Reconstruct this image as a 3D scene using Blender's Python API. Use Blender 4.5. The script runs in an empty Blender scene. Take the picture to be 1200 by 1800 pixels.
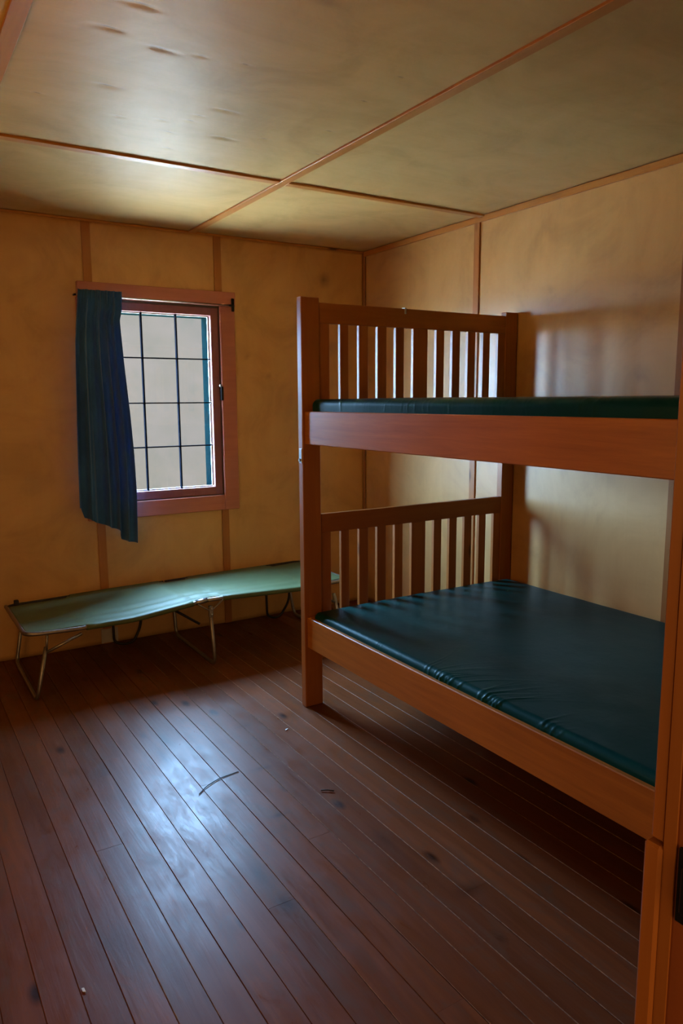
import bpy, bmesh, math, random
from mathutils import Vector, Matrix, noise
random.seed(7)
S = bpy.context.scene
C = S.collection

# ------------------------------------------------------------------ camera
yaw, pitch, roll = 0.5545, -0.1506, -0.0056
fwd = Vector((math.sin(yaw)*math.cos(pitch), math.cos(yaw)*math.cos(pitch), math.sin(pitch)))
r0 = Vector((math.cos(yaw), -math.sin(yaw), 0)); u0 = r0.cross(fwd)
rt = r0*math.cos(roll)+u0*math.sin(roll); up = u0*math.cos(roll)-r0*math.sin(roll)
cd = bpy.data.cameras.new('camera'); cam = bpy.data.objects.new('camera', cd); C.objects.link(cam)
M = Matrix((rt, up, -fwd)).transposed().to_4x4(); M.translation = Vector((-2.9325, -4.4167, 1.45))
cam.matrix_world = M
cd.sensor_fit = 'VERTICAL'; cd.sensor_height = 36; cd.lens = 1300.79/1800*36
cd.clip_start = 0.02; cd.clip_end = 300
S.camera = cam

# ------------------------------------------------------------------ sky and light
W = bpy.data.worlds.new('overcast_sky'); S.world = W; W.use_nodes = True
bg = W.node_tree.nodes['Background']
bg.inputs[0].default_value = (0.47, 0.86, 1.40, 1)
bg.inputs[1].default_value = 68.0
def area(name, loc, look, sx, sy, power, col, portal=False):
    l = bpy.data.lights.new(name, 'AREA'); l.shape = 'RECTANGLE'; l.size = sx; l.size_y = sy
    l.energy = power; l.color = col
    if portal: l.cycles.is_portal = True
    o = bpy.data.objects.new(name, l); C.objects.link(o); o.location = loc
    o.rotation_euler = (Vector(look)-Vector(loc)).to_track_quat('-Z', 'Y').to_euler()
    return o
area('window_portal', (-1.465, 0.15, 1.435), (-1.465, -1, 1.435), 0.72, 1.12, 1, (1, 1, 1), True)
WARM = (1.0, 0.52, 0.17)
area('hall_fill_light', (-2.95, -5.75, 1.25), (-2.6, -4.0, 1.30), 1.7, 1.9, 20, WARM)  # added warm fill from behind the camera; no lamp is modelled
area('left_fill_light', (-3.56, -2.55, 1.45), (0, -2.45, 1.35), .9, 1.0, 9.0, (1.0, .47, .12))  # added warm fill from the unseen left side of the room
sun = bpy.data.lights.new('sun', 'SUN'); sun.energy = 310; sun.angle = math.radians(3); sun.color = (1, .82, .60)
so_ = bpy.data.objects.new('sun', sun); C.objects.link(so_)
so_.rotation_euler = Vector((.70, .13, -.70)).to_track_quat('-Z', 'Y').to_euler()
S.view_settings.view_transform = 'Standard'; S.view_settings.look = 'None'
S.view_settings.gamma = 1; S.view_settings.use_curve_mapping = False
S.view_settings.exposure = 0.18

# ------------------------------------------------------------------ helpers
H = 2.4525
WL = {}
def mk(name, bm, mat=None, parent=None, kind=None, label=None, cat=None, group=None, smooth=False, mesh=None):
    me = bpy.data.meshes.new(name)
    xs = [v.co for v in bm.verts]
    lo = Vector((min(v.x for v in xs), min(v.y for v in xs), min(v.z for v in xs)))
    hi = Vector((max(v.x for v in xs), max(v.y for v in xs), max(v.z for v in xs)))
    c = (lo+hi)/2
    if parent is None: c.z = lo.z
    for v in bm.verts: v.co -= c
    bm.to_mesh(me); bm.free()
    if smooth:
        for p in me.polygons: p.use_smooth = True
    if mat: me.materials.append(mat)
    o = bpy.data.objects.new(name, me); C.objects.link(o)
    WL[o.name] = c
    if parent:
        o.parent = parent; o.location = c-WL[parent.name]
    else: o.location = c
    tag(o, kind, label, cat, group)
    return o
def tag(o, kind=None, label=None, cat=None, group=None):
    if kind: o['kind'] = kind
    if label: o['label'] = label
    if cat: o['category'] = cat
    if group: o['group'] = group
def empty(name, loc, label=None, cat=None, kind=None):
    o = bpy.data.objects.new(name, None); C.objects.link(o); o.location = loc; o.empty_display_size = .1
    WL[o.name] = Vector(loc); tag(o, kind, label, cat); return o
def addbox(bm, x0, x1, y0, y1, z0, z1, bev=0.0, seg=1):
    b = bmesh.new()
    bmesh.ops.create_cube(b, size=1, matrix=Matrix.Translation(((x0+x1)/2, (y0+y1)/2, (z0+z1)/2)) @ Matrix.Diagonal((abs(x1-x0), abs(y1-y0), abs(z1-z0), 1)))
    if bev: bmesh.ops.bevel(b, geom=b.edges[:], offset=bev, segments=seg, affect='EDGES', profile=.5)
    merge(bm, b)
def merge(bm, b):
    me = bpy.data.meshes.new('tmp'); b.to_mesh(me); b.free(); bm.from_mesh(me); bpy.data.meshes.remove(me)
def box(name, x0, x1, y0, y1, z0, z1, mat, parent=None, bev=0.0, seg=1, **k):
    bm = bmesh.new(); addbox(bm, x0, x1, y0, y1, z0, z1, bev, seg)
    return mk(name, bm, mat, parent, **k)
def addtube(bm, pts, r, n=10, closed=False):
    pts = [Vector(p) for p in pts]; rings = []
    prev = None
    for i, p in enumerate(pts):
        a = pts[max(i-1, 0)]; b = pts[min(i+1, len(pts)-1)]
        t = (b-a).normalized()
        if prev is None: nrm = t.orthogonal().normalized()
        else: nrm = (prev-t*prev.dot(t)).normalized()
        prev = nrm; bn = t.cross(nrm)
        rings.append([bm.verts.new(p+(nrm*math.cos(2*math.pi*k/n)+bn*math.sin(2*math.pi*k/n))*r) for k in range(n)])
    for i in range(len(rings)-1):
        for k in range(n):
            bm.faces.new((rings[i][k], rings[i][(k+1) % n], rings[i+1][(k+1) % n], rings[i+1][k]))
    bm.faces.new(rings[0][::-1]); bm.faces.new(rings[-1])
def smoothpath(pts, rad=.03, n=5):
    P = [Vector(p) for p in pts]; out = [P[0]]
    for i in range(1, len(P)-1):
        a, b, c = P[i-1], P[i], P[i+1]
        d1 = (a-b); d2 = (c-b); r = min(rad, d1.length*.45, d2.length*.45)
        s = b+d1.normalized()*r; e = b+d2.normalized()*r
        for k in range(n+1):
            t = k/n; out.append(s*(1-t)**2+b*2*t*(1-t)+e*t*t)
    out.append(P[-1]); return out
def tube(name, pts, r, mat, parent=None, n=10, **k):
    bm = bmesh.new(); addtube(bm, pts, r, n)
    return mk(name, bm, mat, parent, smooth=True, **k)

# ------------------------------------------------------------------ materials
class N:
    def __init__(s, name):
        s.m = bpy.data.materials.new(name); s.m.use_nodes = True; s.t = s.m.node_tree
        s.b = s.t.nodes['Principled BSDF']
    def n(s, typ, **k):
        q = s.t.nodes.new(typ)
        for a, v in k.items(): setattr(q, a, v)
        return q
    def l(s, a, b): s.t.links.new(a, b)
    def ramp(s, fac, stops):
        q = s.n('ShaderNodeValToRGB'); s.l(fac, q.inputs[0]); cr = q.color_ramp
        while len(cr.elements) < len(stops): cr.elements.new(.5)
        for e, (p, c) in zip(cr.elements, stops): e.position = p; e.color = (*c, 1)
        return q.outputs[0]
    def noise(s, vec, scale, detail=4, rough=.55, dist=0):
        q = s.n('ShaderNodeTexNoise'); q.inputs['Scale'].default_value = scale; q.inputs['Detail'].default_value = detail
        q.inputs['Roughness'].default_value = rough; q.inputs['Distortion'].default_value = dist; s.l(vec, q.inputs['Vector']); return q.outputs[0]
    def mix(s, fac, a, b, mode='MIX'):
        q = s.n('ShaderNodeMix', data_type='RGBA', blend_type=mode)
        for i, v in ((0, fac), (6, a), (7, b)):
            if hasattr(v, 'links'): s.l(v, q.inputs[i])
            elif i == 0: q.inputs[0].default_value = v
            else: q.inputs[i].default_value = (*v, 1)
        return q.outputs[2]
    def vec(s, sc, rnd=True):
        tc = s.n('ShaderNodeTexCoord'); v = tc.outputs['Object']
        if rnd:
            oi = s.n('ShaderNodeObjectInfo'); mu = s.n('ShaderNodeVectorMath', operation='SCALE'); mu.inputs[0].default_value = (37, 23, 51)
            s.l(oi.outputs['Random'], mu.inputs['Scale']); ad = s.n('ShaderNodeVectorMath', operation='ADD'); s.l(v, ad.inputs[0]); s.l(mu.outputs[0], ad.inputs[1]); v = ad.outputs[0]
        mp = s.n('ShaderNodeMapping'); mp.inputs['Scale'].default_value = sc; s.l(v, mp.inputs[0]); return mp.outputs[0]
    def bump(s, h, st=.2, d=.002, prev=None):
        q = s.n('ShaderNodeBump'); q.inputs['Strength'].default_value = st; q.inputs['Distance'].default_value = d; s.l(h, q.inputs['Height'])
        if prev: s.l(prev, q.inputs['Normal'])
        return q.outputs[0]
def setp(b, **k):
    for a, v in k.items():
        b.inputs[a.replace('_', ' ')].default_value = v
def simple(name, col, rough=.5, metal=0, noisy=.0):
    n = N(name); setp(n.b, Roughness=rough, Metallic=metal); v = n.vec((1, 1, 1))
    f = n.noise(v, 60, 3); lo = tuple(c*(1-noisy) for c in col); hi = tuple(min(1, c*(1+noisy)) for c in col)
    n.l(n.ramp(f, [(.3, lo), (.7, hi)]), n.b.inputs['Base Color']); return n.m
def wood(name, dark, light, axis='z', rough=.4, coat=.2, knots=True, rnd=.12, stain=False, grain=30, bump=.25, wear=None, coatr=.3, spec=.22, cloud=0):
    n = N(name)
    st = {'x': (.06, 1, 1), 'y': (1, .06, 1), 'z': (1, 1, .06)}[axis]
    v = n.vec(st)
    g = n.noise(v, grain, 6, .65, .6)
    big = n.noise(n.vec(tuple(a*.25 if a == 1 else .2 for a in st)), 6, 3, .5, .4)
    col = n.ramp(g, [(.28, dark), (.72, light)])
    mid = tuple((a+b)/2 for a, b in zip(dark, light))
    col = n.mix(.35, col, n.ramp(big, [(.3, tuple(c*.75 for c in mid)), (.7, tuple(min(1, c*1.2) for c in mid))]))
    if cloud:
        cf = n.noise(n.vec((1, 1, 1)), 2.6, 7, .62, 1.2)
        cl = n.ramp(cf, [(.32, tuple(c*.80 for c in dark)), (.50, mid), (.70, tuple(min(1, c*1.06) for c in light))])
        col = n.mix(cloud, col, cl)
    if knots:
        kv = n.vec(tuple(a if a == 1 else .45 for a in st))
        vo = n.n('ShaderNodeTexVoronoi'); vo.inputs['Scale'].default_value = 5.5; n.l(kv, vo.inputs['Vector'])
        kf = n.ramp(vo.outputs['Distance'], [(.05, (1, 1, 1)), (.13, (0, 0, 0))])
        col = n.mix(kf, col, tuple(c*.3 for c in dark))
    oi = n.n('ShaderNodeObjectInfo'); mr = n.n('ShaderNodeMapRange'); mr.inputs['To Min'].default_value = 1-rnd; mr.inputs['To Max'].default_value = 1+rnd
    n.l(oi.outputs['Random'], mr.inputs[0]); hs = n.n('ShaderNodeHueSaturation'); n.l(mr.outputs[0], hs.inputs['Value']); n.l(col, hs.inputs['Color']); col = hs.outputs[0]
    rr = n.n('ShaderNodeMapRange'); rr.inputs['To Min'].default_value = rough-.08; rr.inputs['To Max'].default_value = rough+.1
    n.l(n.noise(n.vec((1, 1, 1)), 9, 5, .6), rr.inputs[0]); n.l(rr.outputs[0], n.b.inputs['Roughness'])
    if wear:
        sc = n.noise(n.vec((1, .22, 1)), 34, 8, .75, 1.6); s2 = n.noise(n.vec((1, .5, 1)), 11, 8, .75, .3)
        ad = n.n('ShaderNodeMath', operation='MULTIPLY_ADD'); n.l(sc, ad.inputs[0]); ad.inputs[1].default_value = .5; n.l(s2, ad.inputs[2])
        r2 = n.n('ShaderNodeMapRange'); r2.inputs['From Min'].default_value = .55; r2.inputs['From Max'].default_value = .95; r2.inputs['To Min'].default_value = rough-.07; r2.inputs['To Max'].default_value = rough+.13
        n.l(ad.outputs[0], r2.inputs[0]); n.l(r2.outputs[0], n.b.inputs['Roughness'])
        wf = n.ramp(n.noise(n.vec((1, .35, 1)), 14, 6, .7, 1.0), [(.5, (0, 0, 0)), (.72, (1, 1, 1))])
        col = n.mix(wf, col, wear)
    if stain:
        at = n.n('ShaderNodeAttribute', attribute_name='stain'); col = n.mix(at.outputs['Fac'], col, tuple(c*.22 for c in dark))
    n.l(col, n.b.inputs['Base Color'])
    b1 = n.bump(g, bump, .0012)
    n.l(b1, n.b.inputs['Normal'])
    setp(n.b, Coat_Weight=coat, Coat_Roughness=coatr)
    n.b.inputs['Specular IOR Level'].default_value = spec
    return n.m

PLY_L, PLY_D = (.68, .385, .135), (.58, .305, .092)
M_wall = wood('plywood_wall', PLY_D, PLY_L, 'z', .40, .22, False, .05, True, 18, spec=.45, cloud=.6)
M_ceil = wood('plywood_ceiling', (.54, .360, .140), (.67, .475, .215), 'x', .45, .09, False, .05, True, 16, .5, coatr=.40, spec=.15, cloud=.5)
M_trimz = wood('trim_wood_upright', (.34, .125, .03), (.46, .185, .05), 'z', .42, .25, True, .08)
M_trimx = wood('trim_wood_across', (.40, .155, .028), (.54, .235, .05), 'x', .42, .25, True, .08)
M_trimy = wood('trim_wood_along', (.40, .155, .028), (.54, .235, .05), 'y', .42, .25, True, .08)
M_win = wood('window_redwood', (.44, .155, .10), (.56, .21, .14), 'x', .4, .1, False, .05)
M_sash = wood('sash_redwood', (.24, .095, .095), (.32, .13, .13), 'z', .4, .1, False, .05)
M_bedz = wood('bunk_wood_upright', (.27, .080, .014), (.40, .135, .024), 'z', .38, .28)
M_bedx = wood('bunk_wood_across', (.27, .080, .014), (.40, .135, .024), 'x', .38, .10)
M_bedy = wood('bunk_wood_along', (.30, .095, .014), (.58, .210, .030), 'y', .38, .34)
M_floor = wood('floor_wood', (.095, .025, .007), (.185, .055, .018), 'y', .34, .0, True, .16, True, 26, .5, wear=(.11, .048, .024), coatr=.38, spec=.115)
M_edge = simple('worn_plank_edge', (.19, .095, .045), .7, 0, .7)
M_sub = simple('subfloor_dark', (.012, .007, .005), .9)
M_ext = simple('outside_wall', (.12, .1, .08), .8, 0, .1)
M_hall = wood('hall_plywood', PLY_D, PLY_L, 'z', .5, .1, False)
M_glass = None

# ------------------------------------------------------------------ room shell
XL, YF = -3.66, -4.0          # left wall, front wall (room side)
HX0, HX1, HZ0, HZ1 = -1.84, -1.09, .855, 2.015   # window hole
T = .13
# floor: dark subfloor + planks
floor = box('floor', XL-.1, .1, -5.9, T, -.06, -.02, M_sub, kind='structure')
def stainattr(o, spots, cw):
    me = o.data; at = me.attributes.new('stain', 'FLOAT', 'POINT')
    for i, v in enumerate(me.vertices):
        p = v.co+cw; s = 0
        for (q, rx, ry, amt) in spots:
            d = ((p.x-q[0])/rx)**2+((p.y-q[1])/ry)**2+((p.z-q[2])/max(rx, ry))**2
            if d < 4: s = max(s, amt*math.exp(-d*1.6))
        at.data[i].value = s
FS = [((-2.05, -2.50, 0), .035, .10, .6), ((-2.045, -2.66, 0), .03, .06, .8), ((-2.05, -1.62, 0), .02, .12, .7), ((-1.90, -1.60, 0), .03, .03, .5),
      ((-1.75, -1.90, 0), .05, .02, .6), ((-1.85, -2.23, 0), .035, .012, .8), ((-1.65, -1.50, 0), .04, .02, .5), ((-2.0, -1.45, 0), .025, .09, .6),
      ((-1.55, -2.9, 0), .06, .03, .5), ((-1.62, -2.55, 0), .03, .08, .4), ((-2.5, -2.55, 0), .05, .16, .5), ((-2.3, -1.6, 0), .06, .08, .3)]
PITCH = .0881; x0 = -2.0105+PITCH*23
joints = {20: (-2.42,), 23: (-2.655, ), 27: (-2.11,), 19: (-1.1,), 25: (-1.5,), 17: (-2.9,), 14: (-1.9,), 12: (-3.0,), 22: (-1.9,), 21: (-3.2,)}
k = 0; x = x0
k = 0
for k in range(44):
    xa = x0-PITCH*(k+1); xb = x0-PITCH*k
    if xb > 0.05 or xa < XL-.08: continue
    xb = min(xb, 0.0)
    if xb-xa < .02: continue
    js = list(joints.get(k, (-.6-random.random()*3,) if random.random() < .5 else ()))
    ys = [-5.88]+sorted(js)+[-.001]
    dark = (-2.42 < xa < -1.83)
    g = random.uniform(.0013, .0022) if dark else random.uniform(.0004, .0009)
    for a, b in zip(ys[:-1], ys[1:]):
        bm = bmesh.new(); dz = random.uniform(-.0008, .0008)
        ny = max(2, int((b-a)/.02)); nx = 6
        bev = .0010 if dark else .0015
        prof = [(xa+g/2, -.019), (xa+g/2, -bev), (xa+g/2+bev, 0)]+[(xa+g/2+bev+(xb-xa-g-2*bev)*i/nx, 0) for i in range(1, nx)]+[(xb-g/2-bev, 0), (xb-g/2, -bev), (xb-g/2, -.019)]
        rows = []
        for j in range(ny+1):
            y = a+.0005+(b-a-.001)*j/ny
            rows.append([bm.verts.new((px, y, pz+dz+(0 if pz < 0 else .0003*noise.noise(Vector((px*9, y*4, 0)))))) for px, pz in prof])
        for j in range(ny):
            for i in range(len(prof)-1):
                bm.faces.new((rows[j][i], rows[j][i+1], rows[j+1][i+1], rows[j+1][i]))
        bm.faces.new(rows[0][::-1]); bm.faces.new(rows[-1])
        bmesh.ops.recalc_face_normals(bm, faces=bm.faces[:])
        o = mk('floor_plank', bm, M_floor, floor)
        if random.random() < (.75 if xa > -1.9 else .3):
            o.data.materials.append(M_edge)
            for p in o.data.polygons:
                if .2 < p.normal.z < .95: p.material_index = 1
        stainattr(o, FS, WL[o.name])

def panel(name, axis, at, a0, a1, b0, b1, mat, parent, spots=(), dents=(), res=.03, th=.008, side=1):
    """plywood sheet; axis = the constant axis, at = room-side plane, side = direction into the room"""
    na = max(1, int(abs(a1-a0)/res)); nb = max(1, int(abs(b1-b0)/res)); bm = bmesh.new()
    def P(a, b, d):
        return {'x': (at-side*d, a, b), 'y': (a, at-side*d, b), 'z': (a, b, at-side*d)}[axis]
    g = []
    for i in range(na+1):
        row = []
        for j in range(nb+1):
            a = a0+(a1-a0)*i/na; b = b0+(b1-b0)*j/nb; d = 0
            d += .0011*noise.noise(Vector((a*2.1, b*2.1, at)))+.0004*noise.noise(Vector((a*6, b*6, 3)))
            for (q, ra, rb, h) in dents:
                e = ((a-q[0])/ra)**2+((b-q[1])/rb)**2
                if e < 6: d += h*math.exp(-e)*(1+1.5*(b-q[1])/rb)
            row.append(bm.verts.new(P(a, b, d)))
        g.append(row)
    for i in range(na):
        for j in range(nb):
            bm.faces.new((g[i][j], g[i+1][j], g[i+1][j+1], g[i][j+1]))
    ret = [e for e in bm.edges if e.is_boundary]
    ex = bmesh.ops.extrude_edge_only(bm, edges=ret)
    vv = [v for v in ex['geom'] if isinstance(v, bmesh.types.BMVert)]
    off = Vector({'x': (-side*th, 0, 0), 'y': (0, -side*th, 0), 'z': (0, 0, -side*th)}[axis])
    for v in vv: v.co += off
    bmesh.ops.recalc_face_normals(bm, faces=bm.faces[:])
    o = mk(name, bm, mat, parent, smooth=False)
    for p in o.data.polygons: p.use_smooth = p.area > 0 and True
    o.data.polygons.foreach_set('use_smooth', [abs(p.normal['xyz'.index(axis)]) > .9 for p in o.data.polygons])
    # face the room
    avg = sum((p.normal['xyz'.index(axis)] for p in o.data.polygons), 0)
    if avg*side < 0: o.data.flip_normals()
    stainattr(o, spots, WL[o.name])
    return o

# back wall with the window hole
bm = bmesh.new()
for r in ((XL-.1, HX0, -.06, H+.1), (HX1, .1, -.06, H+.1), (HX0, HX1, -.06, HZ0), (HX0, HX1, HZ1, H+.1)):
    addbox(bm, r[0], r[1], .008, T, r[2], r[3])
wall_back = mk('wall_back', bm, M_ext, kind='structure')
BS = [((-.325, 0, 2.243), .045, .045, .75), ((-.9, 0, 1.72), .012, .012, .4), ((-.75, 0, 1.6), .01, .01, .4), ((-2.2, 0, 1.5), .01, .01, .3)]
panel('plywood_panel', 'y', 0, XL, -1.867, 0.0, H, M_wall, wall_back, BS, side=-1)
panel('plywood_panel', 'y', 0, -1.867, -1.08, HZ1+.03, H, M_wall, wall_back, BS, side=-1)
panel('plywood_panel', 'y', 0, -1.867, -1.08, 0.0, HZ0-.03, M_wall, wall_back, BS, side=-1)
panel('plywood_panel', 'y', 0, -1.08, 0, 0.0, H, M_wall, wall_back, BS, side=-1)
def battens(): pass
box('batten', -1.892, -1.845, -.009, 0, 0, HZ0-.09, M_trimz, wall_back, .0015)
box('batten', -1.892, -1.845, -.009, 0, HZ1+.09, H-.012, M_trimz, wall_back, .0015)
box('batten', -1.105, -1.058, -.009, 0, 0, HZ0-.09, M_trimz, wall_back, .0015)
box('batten', -1.110, -1.063, -.009, 0, HZ1+.09, H-.012, M_trimz, wall_back, .0015)
# right wall
wall_right = box('wall_right', .008, .12, -5.9, T, -.06, H+.1, M_ext, kind='structure')
YB = (-1.147, -2.448)
RS = [((0, -2.25, 1.55), .012, .02, .5), ((0, -1.7, 2.0), .02, .02, .25)]
panel('plywood_panel', 'x', 0, -1.147, 0, 0, H, M_wall, wall_right, RS, side=-1)
panel('plywood_panel', 'x', 0, -2.448, -1.147, 0, H, M_wall, wall_right, RS, side=-1)
panel('plywood_panel', 'x', 0, YF, -2.448, 0, H, M_wall, wall_right, RS, side=-1)
box('batten', -.009, 0, -1.170, -1.124, 0, H-.02, M_trimz, wall_right, .0015)
box('batten', -.009, 0, -2.471, -2.425, 0, H-.02, M_trimz, wall_right, .0015)
box('corner_bead', -.014, 0, -.014, 0, 0, H-.012, M_trimz, wall_right, .004)
box('cove_strip', -.013, 0, YF, 0, H-.034, H, M_trimy, wall_right, .003)
# left wall
wall_left = box('wall_left', XL-.12, XL-.008, -5.9, T, -.06, H+.1, M_ext, kind='structure')
for a, b in ((-1.147, 0), (-2.448, -1.147), (YF, -2.448)):
    panel('plywood_panel', 'x', XL, a, b, 0, H, M_wall, wall_left, (), side=1, res=.1)
for y in YB: box('batten', XL, XL+.009, y-.023, y+.023, 0, H, M_trimz, wall_left, .0015)
# made-up left wall window added for the warm fill, with orange blind, outside the frame of the photograph
fill_win = empty('fill_window', (XL, -2.55, .9), kind='structure')
M_blind = simple('orange_blind_cloth', (.6, .26, .06), .9)
box('fill_blind', XL+.012, XL+.016, -3.02, -2.08, .93, 1.97, M_blind, fill_win)
for a in ((-3.10, -3.02, .85, 2.05), (-2.08, -2.00, .85, 2.05), (-3.02, -2.08, 1.97, 2.05), (-3.02, -2.08, .85, .93)):
    box('casing', XL+.001, XL+.022, a[0], a[1], a[2], a[3], M_win, fill_win, .002)
# ceiling
ceiling = box('ceiling', XL-.1, .12, -5.9, T, H+.008, H+.08, M_ext, kind='structure')
kn = [(-2.271, -2.394), (-2.315, -2.231), (-2.221, -1.848), (-2.149, -2.184), (-1.901, -2.217), (-1.803, -1.849), (-2.117, -1.605), (-1.976, -1.651), (-1.881, -1.695), (-1.709, -1.591), (-1.569, -1.66), (-1.908, -1.544), (-2.401, -1.672), (-2.035, -2.202), (-1.854, -1.367), (-1.397, -1.864), (-1.3, -1.608), (-1.873, -1.758), (-1.439, -2.167), (-1.444, -2.385)]
CS = []; CDT = []
for i, (a, b) in enumerate(kn):
    big = i in (0, 1, 2, 3, 5, 9)
    CS.append(((a, b, H), .028 if big else .012, .007 if big else .006, .8))
    CDT.append(((a, b), .045 if big else .025, .014 if big else .010, .0034 if big else .0020))
CS.append(((-1.869, -2.653, H), .045, .03, .35))
XC = (-1.247, -2.54); 
xs = [XL, XC[1], XC[0], 0]; ys = [YF, -1.19, 0]
for i in range(3):
    for j in range(2):
        fine = (i == 1 and j == 0)
        panel('ceiling_panel', 'z', H, xs[i], xs[i+1], ys[j], ys[j+1], M_ceil, ceiling, CS, CDT if fine else (), res=.008 if fine else .03, side=-1)
bt = .010
box('batten', XC[0]-.022, XC[0]+.022, YF, -.001, H-bt, H, M_trimy, ceiling, .0015)
box('batten', XC[1]-.024, XC[1]+.024, YF, -.001, H-bt, H, M_trimy, ceiling, .0015)
for a, b in ((XL, XC[1]-.024), (XC[1]+.024, XC[0]-.022), (XC[0]+.022, -.013)):
    box('batten', a, b, -1.190-.022, -1.190+.022, H-bt, H, M_trimx, ceiling, .0015)
box('cove_strip', XL, -.013, -.012, 0, H-.013, H, M_trimx, ceiling, .002)
# front wall with the doorway the photograph is taken through
DX0, DX1, DH = -3.10, -2.291, 2.05
bm = bmesh.new()
for r in ((XL-.1, DX0, -.06, H+.1), (DX1, .1, -.06, H+.1), (DX0, DX1, DH, H+.1)):
    addbox(bm, r[0], r[1], YF-.1, YF-.008, r[2], r[3])
wall_front = mk('wall_front', bm, M_hall, kind='structure')
for a, b, c, d in ((XL, DX0-.0, 0, H), (DX1, 0, 0, H), (DX0, DX1, DH, H)):
    panel('plywood_panel', 'y', YF, a, b, c, d, M_wall, wall_front, (), side=1, res=.1)

# hallway behind the camera
bm = bmesh.new(); addbox(bm, -4.6, .12, -6.0, -5.9, -.06, H+.1)
mk('wall_hall', bm, M_hall, kind='structure')

# ------------------------------------------------------------------ door frame beside the camera
# vertical strips at the right edge of view: casing edge, jamb, stop, black strike
fr = Vector((math.sin(yaw), math.cos(yaw)))
door = empty('door_1', (DX1, YF, 0), kind='structure')
M_jamb = wood('door_frame_wood', (.30, .10, .02), (.42, .16, .035), 'z', .42, .2, False)
M_dred = wood('door_reveal_wood', (.24, .07, .022), (.33, .10, .03), 'z', .45, .2, False)
M_iron = simple('black_iron', (.012, .011, .012), .45, .6, .2)
JX = DX1
box('casing', JX-.0, JX+.07, YF, YF+.016, 1.002, DH+.07, M_jamb, door, .002)
box('casing', JX-.006, JX+.07, YF, YF+.020, 0, 0.999, M_jamb, door, .003)
box('casing', DX0-.07, DX0, YF, YF+.016, 0, DH+.07, M_jamb, door, .002)
box('casing', DX0, DX1, YF, YF+.016, DH, DH+.07, M_jamb, door, .002)
box('jamb', JX, JX+.018, YF-.105, YF, 0, DH, M_dred, door, .001)
box('jamb', JX-.002, JX, YF-.014, YF, .0, DH, M_jamb, door, .0005)
box('jamb', DX0-.018, DX0, YF-.105, YF, 0, DH, M_dred, door, .001)
bm = bmesh.new(); addbox(bm, JX-.004, JX, YF-.060, YF-.018, .93, 1.01, .001); addbox(bm, JX-.012, JX, YF-.050, YF-.026, .945, .995, .002)
mk('strike_plate', bm, M_iron, door, label='black iron strike plate')

# ------------------------------------------------------------------ window
win = empty('window_1', (-1.465, 0, HZ0), kind='structure')
GX = [-1.787, -1.569, -1.356, -1.143]; GZ = [.908, 1.17, 1.436, 1.703, 1.966]
SY0, SY1 = .012, .048
bm = bmesh.new(); addbox(bm, HX0-.097, HX1+.105, -.030, 0, HZ1+.012, 2.112, .003)
mk('head_casing', bm, M_win, win)
box('side_casing', HX1+.004, HX1+.103, -.020, 0, HZ0-.10, HZ1+.012, M_win, win, .003)
box('side_casing', HX0-.103, HX0-.004, -.020, 0, HZ0-.10, HZ1+.012, M_win, win, .003)
box('bottom_casing', HX0-.004, HX1+.004, -.020, 0, HZ0-.10, HZ0-.004, M_win, win, .003)
# sash
sash = empty('sash', (0, 0, 0)); sash.parent = win; sash.location = Vector((-1.465, .03, 1.4))-WL['window_1']; WL['sash'] = Vector((-1.465, .03, 1.4))
box('sash_stile', GX[3]+.002, HX1, SY0-.01, SY1, HZ0, HZ1, M_sash, sash, .002)
box('sash_stile', HX0, GX[0]-.002, SY0-.01, SY1, HZ0, HZ1, M_sash, sash, .002)
box('sash_rail', GX[0]-.002, GX[3]+.002, SY0-.01, SY1, HZ0, GZ[0]-.002, M_sash, sash, .002)
box('sash_rail', GX[0]-.002, GX[3]+.002, SY0-.01, SY1, GZ[4]+.002, HZ1, M_sash, sash, .002)
M_munt = simple('dark_muntin_paint', (.004, .005, .008), .9); M_munt.node_tree.nodes['Principled BSDF'].inputs['Specular IOR Level'].default_value = 0
for x in GX[1:3]: box('muntin', x-.0042, x+.0042, SY0+.004, SY1-.008, GZ[0]-.002, GZ[4]+.002, M_munt, sash, .001)
for z in GZ[1:4]: box('muntin', GX[0], GX[3], SY0+.006, SY1-.010, z-.0036, z+.0036, M_munt, sash, .001)
g = N('window_glass'); g.t.nodes.remove(g.b)
tr = g.n('ShaderNodeBsdfTransparent'); gl = g.n('ShaderNodeBsdfGlossy'); gl.inputs['Roughness'].default_value = .02
lw = g.n('ShaderNodeFresnel'); lw.inputs['IOR'].default_value = 1.45
nz = g.noise(g.vec((1, 1, 1)), 7, 4, .7); g.l(g.ramp(nz, [(.56, (.96, .97, .97)), (.74, (.88, .93, .92))]), tr.inputs[0])
ms = g.n('ShaderNodeMixShader'); ge = g.n('ShaderNodeNewGeometry'); sb = g.n('ShaderNodeMath', operation='SUBTRACT'); sb.inputs[0].default_value = 1; g.l(ge.outputs['Backfacing'], sb.inputs[1])
ml = g.n('ShaderNodeMath', operation='MULTIPLY'); g.l(lw.outputs[0], ml.inputs[0]); g.l(sb.outputs[0], ml.inputs[1]); g.l(ml.outputs[0], ms.inputs[0]); g.l(tr.outputs[0], ms.inputs[1]); g.l(gl.outputs[0], ms.inputs[2])
g.l(ms.outputs[0], g.t.nodes['Material Output'].inputs[0]); M_glass = g.m
for i in range(3):
    for j in range(4):
        box('pane', GX[i]+.001, GX[i+1]-.001, .0285, .0305, GZ[j]+.001, GZ[j+1]-.001, M_glass, sash)
M_putty = simple('pale_putty', (.62, .66, .66), .5, 0, .1)
bm = bmesh.new()
for j in range(4): addbox(bm, GX[3]-.007, GX[3]+.002, .031, .040, GZ[j]+.005, GZ[j+1]-.005)
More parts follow.
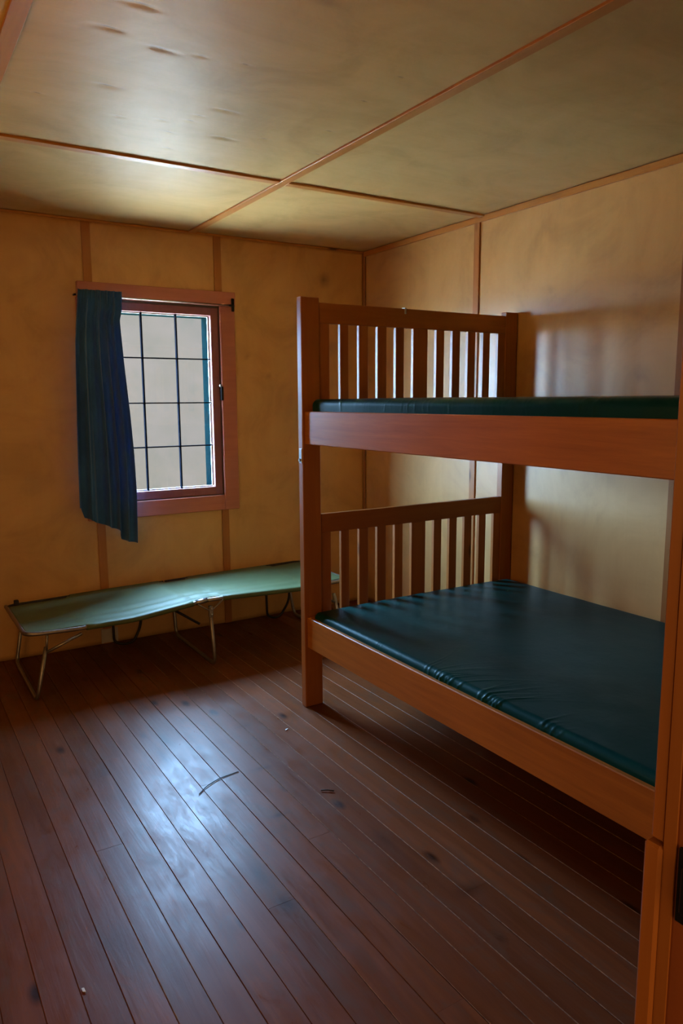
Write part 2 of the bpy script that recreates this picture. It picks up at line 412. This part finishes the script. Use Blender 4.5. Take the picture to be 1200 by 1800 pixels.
for i in range(3): addbox(bm, GX[i]+.005, GX[i+1]-.005, .031, .040, GZ[4]-.006, GZ[4]+.002); addbox(bm, GX[i]+.005, GX[i+1]-.005, .031, .040, GZ[0]-.002, GZ[0]+.006)
for j in range(4): addbox(bm, GX[0]-.002, GX[0]+.007, .031, .040, GZ[j]+.005, GZ[j+1]-.005)
mk('putty', bm, M_putty, sash)
M_teal = simple('outside_teal_paint', (.0012, .0048, .0060), .9, 0, .35); M_teal.node_tree.nodes['Principled BSDF'].inputs['Specular IOR Level'].default_value = 0
box('outer_frame', GX[3]+.004, HX1, SY1, T+.03, HZ0, HZ1, M_teal, win)
box('outer_frame', HX0, GX[0]-.004, SY1, T+.03, HZ0, HZ1, M_teal, win)
box('outer_frame', GX[0]-.004, GX[3]+.004, SY1, T+.03, GZ[4]-.004, HZ1, M_teal, win)
box('outer_sill', GX[0]-.004, GX[3]+.004, SY1, T+.05, HZ0, GZ[0]-.012, M_teal, win)
# small catch on the right stile
M_brass = simple('worn_steel', (.45, .45, .44), .35, 1, .1)
bm = bmesh.new(); addbox(bm, -1.094, -1.078, -.026, .002, 1.45, 1.535, .002); mk('catch_plate', bm, M_iron, win)
bm = bmesh.new(); bmesh.ops.create_uvsphere(bm, u_segments=12, v_segments=8, radius=.009, matrix=Matrix.Translation((-1.098, -.028, 1.541))); addtube(bm, [(-1.098, .002, 1.541), (-1.098, -.028, 1.541)], .004)
mk('catch_knob', bm, M_brass, win, smooth=True, label='small bright steel knob')
# things outdoors
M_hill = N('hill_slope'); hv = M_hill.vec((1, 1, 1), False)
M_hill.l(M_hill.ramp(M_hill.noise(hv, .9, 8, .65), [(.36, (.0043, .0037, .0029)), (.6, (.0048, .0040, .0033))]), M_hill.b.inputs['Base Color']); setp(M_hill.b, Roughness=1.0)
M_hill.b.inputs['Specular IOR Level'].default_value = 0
bm = bmesh.new()
gx, gy = 60, 24; rows = []
for i in range(gx+1):
    row = []
    for j in range(gy+1):
        x = -4.5+15*i/gx; t = j/gy; y = 8+12*t
        z = -.4+7.0*math.sin(t*math.pi/2)*math.sin(math.pi*min(1, max(0, i/gx)))**.4+.25*noise.noise(Vector((x*.8, y*.8, 0)))*t**.3
        row.append(bm.verts.new((x, y, z)))
    rows.append(row)
for i in range(gx):
    for j in range(gy): bm.faces.new((rows[i][j], rows[i+1][j], rows[i+1][j+1], rows[i][j+1]))
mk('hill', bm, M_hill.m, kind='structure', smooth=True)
M_gr = N('pale_gravel_ground'); M_gr.l(M_gr.ramp(M_gr.noise(M_gr.vec((1, 1, 1), False), 3, 6), [(.3, (.40, .35, .26)), (.7, (.54, .48, .37))]), M_gr.b.inputs['Base Color']); setp(M_gr.b, Roughness=.95)
box('ground', -60, 60, T, 120, -.5, -.4, M_gr.m, kind='structure')
box('eave', -5, 1.5, T, .36, 2.42, 2.5, M_ext, kind='structure')

# ------------------------------------------------------------------ curtain and rod
M_rod = simple('pale_rod_metal', (.6, .55, .5), .3, 1, .1)
rod = empty('curtain_rod', (-1.465, -.055, 2.03), 'thin pale metal curtain rod along the head of the window', 'curtain rod')
tube('rod', [(-1.95, -.055, 2.034), (-1.04, -.055, 2.029)], .0045, M_rod, rod)
tube('return_bend', smoothpath([(-1.04, -.055, 2.029), (-1.005, -.055, 2.029), (-1.005, -.030, 2.029)], .02), .0055, M_iron, rod)
bm = bmesh.new(); addbox(bm, -1.015, -.995, -.040, -.030, 1.995, 2.075, .004); mk('bracket', bm, M_iron, rod)
tube('return_bend', smoothpath([(-1.95, -.055, 2.034), (-1.957, -.055, 2.034), (-1.957, -.030, 2.034)], .006), .0055, M_iron, rod)
cur = N('navy_cotton'); cv = cur.vec((1, 1, 1), False)
cur.l(cur.ramp(cur.noise(cv, 5, 3), [(.3, (.022, .10, .27)), (.7, (.035, .155, .38))]), cur.b.inputs['Base Color']); setp(cur.b, Roughness=.85, Sheen_Weight=.3)
cur.l(cur.bump(cur.noise(cv, 500, 2), .3, .0008), cur.b.inputs['Normal'])
M_cur = cur.m
tl = cur.n('ShaderNodeBsdfTranslucent'); tl.inputs[0].default_value = (.012, .05, .13, 1); mx = cur.n('ShaderNodeMixShader'); mx.inputs[0].default_value = .20
cur.l(cur.b.outputs[0], mx.inputs[1]); cur.l(tl.outputs[0], mx.inputs[2]); cur.l(mx.outputs[0], cur.t.nodes['Material Output'].inputs[0])
def lerp(tab, z):
    for (a, va), (b, vb) in zip(tab[:-1], tab[1:]):
        if b <= z <= a: return va+(vb-va)*(a-z)/(a-b)
    return tab[0][1] if z > tab[0][0] else tab[-1][1]
RE = [(2.06, -1.708), (1.96, -1.712), (1.90, -1.727), (1.66, -1.716), (1.37, -1.698), (1.14, -1.688), (.9, -1.684), (.60, -1.692)]
LE = [(2.06, -1.945), (1.95, -1.957), (1.78, -1.975), (1.5, -1.985), (1.15, -1.998), (.85, -2.006), (.60, -1.998)]
bm = bmesh.new(); nu, nv = 150, 110; R_ = []
for j in range(nv+1):
    row = []
    for i in range(nu+1):
        u = i/nu
        hem = .86-.03*0
        if u < .07: zb = .848
        elif u < .75: zb = .79-(u-.07)/.68*.10
        else: zb = .64-.02*math.sin((u-.75)*6)
        if .05 < u < .09: zb = .848+(.79-.848)*(u-.05)/.04
        if .71 < u < .75: zb = .695+(.64-.695)*(u-.71)/.04
        zt = 2.062; t = j/nv; z = zt+(zb-zt)*t
        xl, xr = lerp(LE, z), lerp(RE, z)
        x = xl+(xr-xl)*u
        amp = .010+.016*min(1, t*2)
        ph = u*2*math.pi*5.0+1.5*math.sin(u*7+1)+.9*math.sin(t*2.6+u*4)
        y = -.075-amp*math.sin(ph)*(1-.25*t)-.004*math.sin(u*61+t*3)-.012*t
        y += -.02*t*(u > .72)*min(1, (u-.72)/.1) if u > .72 else 0
        x += .006*math.cos(ph)
        if z > 2.01: y += .010*math.sin(u*150)*.35; y = -.062-(y+.062)*-.6 if False else y
        row.append(bm.verts.new((x, min(y, -.064), z)))
    R_.append(row)
for j in range(nv):
    for i in range(nu): bm.faces.new((R_[j][i], R_[j][i+1], R_[j+1][i+1], R_[j+1][i]))
cu = mk('curtain', bm, M_cur, label='dark navy blue cotton curtain bunched at the left side of the window', cat='curtain', smooth=True)
so = cu.modifiers.new('t', 'SOLIDIFY'); so.thickness = .0015

# ------------------------------------------------------------------ bunk bed
PX0, PX1 = -1.3176, -1.2236         # left posts
QX0, QX1 = -.088, -.006             # right posts
Y1 = -1.479; PD = .040; Y2 = -3.545  # camera side of far posts ; far side of near posts
bed = empty('bunk_bed', (-.67, -2.5, 0), 'two-tier wooden bunk bed with slatted ends against the right wall', 'bunk bed')
PT = 1.9005
for (a, b) in ((PX0, PX1), (QX0, QX1)):
    box('post', a, b, Y1, Y1+PD, 0, PT, M_bedz, bed, .003)
    box('post', a, b, Y2-PD, Y2, 0, PT, M_bedz, bed, .003)
RX = -1.3056
for (z0, z1) in ((.296, .443), (1.252, 1.399)):
    box('side_rail', RX, RX+.038, Y2, Y1, z0, z1, M_bedy, bed, .003)
    box('side_rail', -.048, -.014, Y2, Y1, z0, z1, M_bedy, bed, .003)
    box('mattress_board', RX+.038, -.048, Y2+.03, Y1-.03, z0+.030, z0+.048, M_bedy, bed)
sl = [(-1.2236, -1.168), (-1.111, -1.066), (-1.008, -.957), (-.903, -.851), (-.797, -.748), (-.692, -.604), (-.5485, -.499), (-.4455, -.3955), (-.343, -.293), (-.2405, -.1925), (-.1355, -.088)]
for yy, front in ((Y1, True), (Y2-PD, False)):
    y0, y1 = (yy+.004, yy+.030)
    for (z0, z1) in ((1.7895, 1.8797), (.8353, .9237), (.296, .40), (1.252, 1.36)):
        box('end_rail', PX1, QX0, y0, y1, z0, z1, M_bedx, bed, .002)
    for (zz0, zz1) in ((1.36, 1.7895), (.40, .8353)):
        for a, b in sl: box('slat', a, b, y0+.003, y1-.003, zz0, zz1, M_bedz, bed, .0015)
# small metal pieces
bm = bmesh.new(); addbox(bm, PX0-.003, PX0, Y1+.006, Y1+.030, 1.165, 1.232, .001); addtube(bm, [(PX0-.010, Y1+.018, 1.18), (PX0-.002, Y1+.018, 1.18)], .007)
mk('bed_bolt', bm, M_brass, bed, label='steel joining plate and bolt on outer face of post')
bm = bmesh.new(); addbox(bm, -.750, -.737, Y1+.002, Y1+.030, 1.877, 1.884, .001); addbox(bm, -.750, -.740, Y1+.000, Y1+.004, 1.855, 1.884, .001)
mk('rail_clip', bm, M_brass, bed, label='small steel clip over top end rail')

# ------------------------------------------------------------------ mattresses
mt = N('green_vinyl'); mv = mt.vec((1, 1, 1), False)
mt.l(mt.ramp(mt.noise(mv, 4, 4), [(.3, (.0015, .036, .034)), (.7, (.002, .046, .041))]), mt.b.inputs['Base Color'])
mt.l(mt.bump(mt.noise(mv, 350, 2), .15, .0006, mt.bump(mt.noise(mv, 7, 4, .6), .35, .006)), mt.b.inputs['Normal'])
setp(mt.b, Roughness=.40, Coat_Weight=.0, Specular_Tint=(.55, .95, 1, 1))
mt.b.inputs['Specular IOR Level'].default_value = .12
M_mat = mt.m
def mattress(x0, x1, y0, y1, z0, z1, wr, label, seed):
    rnd = random.Random(seed); r = .028; W2 = x1-x0; Hh = z1-z0
    # cross-section: list of (x, z, nx, nz, s) clockwise from bottom-left, dense on the left side and the near-left top
    pts = []
    def arc(cx, cz, a0, a1, n):
        for i in range(n+1):
            a = math.radians(a0+(a1-a0)*i/n); pts.append((cx+r*math.cos(a), cz+r*math.sin(a), math.cos(a), math.sin(a)))
    arc(x0+r, z0+r, 270, 180, 8)
    nside = 8
    for i in range(1, nside): pts.append((x0, z0+r+(Hh-2*r)*i/nside, -1, 0))
    arc(x0+r, z1-r, 180, 90, 14)
    n1 = 90; xm = x0+r+.38
    for i in range(1, n1): pts.append((x0+r+.38*i/n1, z1, 0, 1))
    n2 = 30
    for i in range(n2): pts.append((xm+(x1-r-xm)*i/n2, z1, 0, 1))
    arc(x1-r, z1-r, 90, 0, 6); arc(x1-r, z0+r, 0, -90, 6)
    N_ = len(pts); L = y1-y0; ny = int(L/.0045)
    bm = bmesh.new(); rings = []
    ys = [y0+r*(1-math.cos(math.radians(a))) for a in range(0, 90, 11)]+[y0+r+(L-2*r)*i/ny for i in range(ny+1)]+[y1-r*(1-math.cos(math.radians(a))) for a in range(88, -1, -11)]
    for y in ys:
        d = min(y-y0, y1-y); ins = 0
        if d < r: ins = r-math.sqrt(max(0, r*r-(r-d)**2))
        ring = []
        for (px, pz, nx, nz) in pts:
            x = px-nx*ins; z = pz-nz*ins
            if abs(nx) < .01 and abs(nz) < .01: pass
            s_top = max(0, px-x0)             # distance in from the left edge
            down = max(0, z1-pz)
            q = 0
            for (yc, amp, wd, reach, slant, curve, dn) in wr:
                if abs(y-yc) > .30: continue
                rr = s_top if nz > .5 else -down
                if nz > .5 and s_top > reach*1.6: continue
                yy = yc+slant*rr+curve*rr*rr*math.copysign(1, slant)
                if abs(y-yy) > wd*3.5: continue
                fade = math.exp(-(s_top/reach)**2) if nz > .5 else math.exp(-(down/dn)**2)
                q += amp*math.exp(-((y-yy)/wd)**2)*fade
            q += .0022*noise.noise(Vector((px*3.2, y*2.6, seed)))*(nz > .3)+.0012*noise.noise(Vector((px*9, y*7, seed)))
            # slight crown
            if nz > .5: q += .005*math.sin(math.pi*min(1, max(0, (px-x0)/W2)))
            ring.append(bm.verts.new((x+nx*q, y, z+nz*q)))
        rings.append(ring)
    for a, b in zip(rings[:-1], rings[1:]):
        for i in range(N_): bm.faces.new((a[i], a[(i+1) % N_], b[(i+1) % N_], b[i]))
    bm.faces.new(rings[0]); bm.faces.new(rings[-1][::-1])
    bmesh.ops.recalc_face_normals(bm, faces=bm.faces[:])
    return mk('mattress', bm, M_mat, label=label, cat='mattress', smooth=True)
rw = random.Random(3)
wl = []
for (yc0, sd, cnt) in ((-2.43, .055, 15), (-2.68, .060, 14), (-2.93, .03, 5)):   # gathered fans of creases along the near edge
    for i in range(cnt):
        yc = yc0+rw.gauss(0, sd)
        wl.append((yc, rw.uniform(.0010, .0021), rw.uniform(.0028, .0048), rw.uniform(.06, .19)*(.5 if cnt < 8 else 1), (yc-yc0)*3.0-.25+rw.uniform(-.2, .2), rw.uniform(.3, 1.5), .05))
for yc in (-2.02, -2.035, -2.05, -2.16, -2.17, -2.18, -1.95):
    wl.append((yc, rw.uniform(.0006, .0010), .0028, .02, .1, 1, .05))
mattress(-1.288, -.050, Y2+.03, Y1-.022, .372, .472, wl, 'dark green vinyl mattress on the lower bunk', 2)
wu = []
for i in range(46):
    wu.append((rw.uniform(-3.3, -1.65), rw.uniform(.0003, .0009), rw.uniform(.0025, .004), .03, rw.choice((-1, 1))*rw.uniform(.1, .5), 4, rw.uniform(.04, .08)))
mattress(-1.288, -.050, Y2+.03, Y1-.022, 1.352, 1.452, wu, 'dark green vinyl mattress on the upper bunk', 5)

# ------------------------------------------------------------------ folding camp cot
M_al = simple('dull_aluminium_tube', (.30, .28, .26), .4, .85, .15)
M_dk = simple('dark_steel_tube', (.035, .03, .03), .5, .6, .2)
cv_ = N('green_cot_canvas'); v_ = cv_.vec((1, 1, 1), False)
cv_.l(cv_.ramp(cv_.noise(v_, 6, 4), [(.3, (.072, .105, .038)), (.7, (.090, .132, .050))]), cv_.b.inputs['Base Color']); setp(cv_.b, Roughness=.55)
cv_.l(cv_.bump(cv_.noise(v_, 400, 2), .25, .0006), cv_.b.inputs['Normal'])
cot = empty('camp_cot', (-1.5, -.4, 0), 'low green canvas folding camp cot below the window', 'cot')
CX0, CX1, CYN, CYF = -2.435, -.60, -.715, -.095
zn = [(-2.44, .345), (-2.36, .336), (-2.15, .334), (-1.9, .336), (-1.62, .366), (-1.5, .380), (-1.35, .376), (-.92, .360), (-.6, .372)]
zf = [(-2.44, .335), (-2.3, .338), (-1.55, .352), (-.8, .362), (-.6, .368)]
def li(tab, x):
    for (a, va), (b, vb) in zip(tab[:-1], tab[1:]):
        if a <= x <= b:
            t = (x-a)/(b-a); return va+(vb-va)*t
    return tab[0][1] if x < tab[0][0] else tab[-1][1]
nrail = [(x, CYN, li(zn, x)) for x in (-2.40, -2.3, -2.15, -1.9, -1.7, -1.62, -1.5)]
ncorner = smoothpath([(CX0+.01, -.40, .343), (CX0+.01, CYN, .343), (-2.3, CYN, li(zn, -2.3))], .07)
pn = smoothpath([(CX0+.01, CYF+.0, .336), (CX0+.01, CYN, .343), (-2.2, CYN, .334), (-1.9, CYN, .336), (-1.60, CYN, .368), (-1.52, CYN, .378)], .06)
tube('side_rail', pn, .011, M_al, cot)
pn2 = smoothpath([(-1.51, CYN, .379), (-1.35, CYN, .376), (-.92, CYN, .360), (CX1, CYN, .372), (CX1, CYF, .368)], .06)
tube('side_rail', pn2, .011, M_al, cot)
pf = smoothpath([(CX0+.01, CYF-.3, .338), (CX0+.01, CYF, .336), (-1.54, CYF, .353)], .06)
tube('side_rail', pf, .011, M_dk, cot)
pf2 = smoothpath([(-1.53, CYF, .353), (CX1, CYF, .368), (CX1, CYF-.3, .369)], .06)
tube('side_rail', pf2, .011, M_dk, cot)
# canvas: cut away round the folding joints
def cutn(x):   # how far the near edge is pulled in at x
    if x < -2.15: return 1
    if -1.57 < x < -1.42: return 1
    if x > -.72: return 1
    return 0
def cutf(x):
    if x < -2.10: return 1
    if -1.56 < x < -1.40: return 1
    if -.84 < x < -.60: return 1
    return 0
bm = bmesh.new(); nx_, ny_ = 230, 60; G = []
for i in range(nx_+1):
    x = CX0+.016+(CX1-CX0-.022)*i/nx_; row = []
    def sm(f):
        return sum(f(x+d*.008) for d in (-2, -1, 0, 1, 2))/5
    en = CYN-.0125+.034*sm(cutn); ef = CYF+.0125-.055*sm(cutf)
    endr = .045
    dx = min(x-CX0, CX1-x)
    if dx < endr: k_ = endr-math.sqrt(max(0, endr**2-(endr-dx)**2)); en += k_; ef -= k_
    for j in range(ny_+1):
        t = j/ny_; y = en+(ef-en)*t
        z = li(zn, x)*(1-t)+li(zf, x)*t+.0125*(1-.55*sm(cutn)*(1-t)-.5*sm(cutf)*t)
        edge = min(t, 1-t)
        sag = -.014*math.sin(math.pi*t)**.8*(1-.4*math.exp(-((x+1.5)/.2)**2))*min(1, dx/.15)
        rip = .0035*math.sin(t*34+.6*math.sin(x*3))*math.exp(-((t-.22)/.20)**2)*math.exp(-((x+1.6)/.7)**2)+.0015*noise.noise(Vector((x*3, y*14, 1)))
        z += sag+rip
        if t < .03 and not cutn(x): z -= .010*(1-t/.03)
        if t > .97 and not cutf(x): z -= .010*((t-.97)/.03)
        row.append(bm.verts.new((x, y, z)))
    G.append(row)
for i in range(nx_):
    for j in range(ny_): bm.faces.new((G[i][j], G[i+1][j], G[i+1][j+1], G[i][j+1]))
cvs = mk('canvas', bm, cv_.m, cot, smooth=True)
so = cvs.modifiers.new('t', 'SOLIDIFY'); so.thickness = .003; so.offset = 1
# sleeves hemmed round the rails
for (a, b, y, tab) in ((-2.14, -1.58, CYN, zn), (-1.41, -.73, CYN, zn), (-2.09, -1.57, CYF, zf), (-1.39, -.85, CYF, zf)):
    tube('sleeve', [(a+(b-a)*i/12, y, li(tab, a+(b-a)*i/12)) for i in range(13)], .0145, cv_.m, cot, 12)
# U-shaped legs
def uleg(xt, xb, mat, ztn, ztf, y0=CYN, y1=CYF, r=.010):
    return tube('leg', smoothpath([(xt, y0-.004, ztn), (xb, y0-.012, .011), (xb, y1, .011), (xt, y1, ztf)], .05), r, mat, cot)
uleg(-2.335, -2.392, M_al, .27, .33)
uleg(-1.487, -1.470, M_al, .345, .345)
uleg(-.70, -.64, M_al, .30, .34)
tube('leg_brace', [(-2.335, CYN-.012, .245), (-2.165, CYN-.010, .310)], .0075, M_al, cot)
tube('leg_brace', [(-2.335, CYN-.012, .255), (-2.325, CYN, .335)], .006, M_al, cot)
tube('leg_brace', [(-1.68, CYN+.30, .330), (-1.487, CYN+.16, .20)], .007, M_dk, cot)
tube('leg_brace', [(-.70, CYN-.012, .25), (-.86, CYN-.008, .335)], .007, M_al, cot)
# hinge plates at the middle joint
bm = bmesh.new()
addtube(bm, [(-1.56, CYN-.014, .366), (-1.487, CYN-.016, .318)], .004); addtube(bm, [(-1.415, CYN-.014, .372), (-1.487, CYN-.016, .318)], .004)
addbox(bm, -1.499, -1.475, CYN-.022, CYN-.006, .285, .345, .003)
mk('hinge', bm, M_al, cot)
bm = bmesh.new()
for z in (.300, .332): bmesh.ops.create_uvsphere(bm, u_segments=10, v_segments=6, radius=.0065, matrix=Matrix.Translation((-1.487, CYN-.024, z)))
mk('rivet', bm, M_brass, cot, smooth=True)
tube('rail_collar', [(-1.565, CYN, .3725), (-1.50, CYN, .3800)], .0135, M_brass, cot, label='bright steel rail collar')
for xx in (-2.372, ): box('corner_clip', xx-.012, xx+.012, CYF-.014, CYF+.014, .335, .365, M_dk, cot, .003)
# dark looped wire feet at the wall side
for (pts) in ([(-1.856, CYF, .335), (-1.852, CYF, .030), (-1.80, CYF-.012, .010), (-1.74, CYF-.012, .016), (-1.69, CYF, .10), (-1.672, CYF, .345)],
              [(-.850, CYF, .355), (-.842, CYF, .030), (-.80, CYF-.012, .010), (-.75, CYF-.012, .018), (-.68, CYF, .10), (-.655, CYF, .365)]):
    tube('wire_foot', smoothpath(pts, .05), .008, M_dk, cot)

# ------------------------------------------------------------------ small things
M_pl = simple('beige_plastic', (.55, .48, .38), .4, 0, .05)
ol = empty('wall_outlet', (-1.855, 0, .0), 'small beige outlet plate low on the wall behind the cot', 'outlet')
box('plate', -1.905, -1.805, -.010, -.001, .004, .094, M_pl, ol, .003)

M_tw = simple('dark_twig', (.03, .018, .012), .8, 0, .3)
tube('twig', [(-1.642, -2.176, .004), (-1.62, -2.19, .0055), (-1.604, -2.206, .004)], .0026, M_tw, n=6, label='short straight dark twig lying on the floor near the bunk bed', cat='twig')
tube('twig', smoothpath([(-2.037, -1.955, .0024), (-1.995, -1.918, .003), (-1.93, -1.886, .0026), (-1.845, -1.877, .0024)], .03), .0018, M_tw, n=6, label='long thin curved dark twig on the brightest patch of floor', cat='twig')
M_ch = simple('pale_chip', (.6, .58, .52), .7, 0, .1)
for (x, y, a, s, lab) in ((-1.509, -1.643, .5, .010, 'pale paint chip on the floor near the far bunk post'), (-2.619, -2.681, 1.7, .009, 'narrow pale splinter on the floor at lower left')):
    bm = bmesh.new(); m_ = Matrix.Translation((x, y, .0022)) @ Matrix.Rotation(a, 4, 'Z')
    vs = [bm.verts.new(m_ @ Vector(p)) for p in ((-s, -s*.3, -.001), (s*.8, -s*.4, -.001), (s, s*.2, -.001), (-s*.3, s*.4, -.001), (-s, -s*.3, .001), (s*.8, -s*.4, .001), (s, s*.2, .001), (-s*.3, s*.4, .001))]
    for f in ((0, 1, 2, 3), (4, 5, 6, 7), (0, 1, 5, 4), (1, 2, 6, 5), (2, 3, 7, 6), (3, 0, 4, 7)): bm.faces.new([vs[i] for i in f])
    bmesh.ops.recalc_face_normals(bm, faces=bm.faces[:])
    mk('wood_chip', bm, M_ch, label=lab, cat='debris')
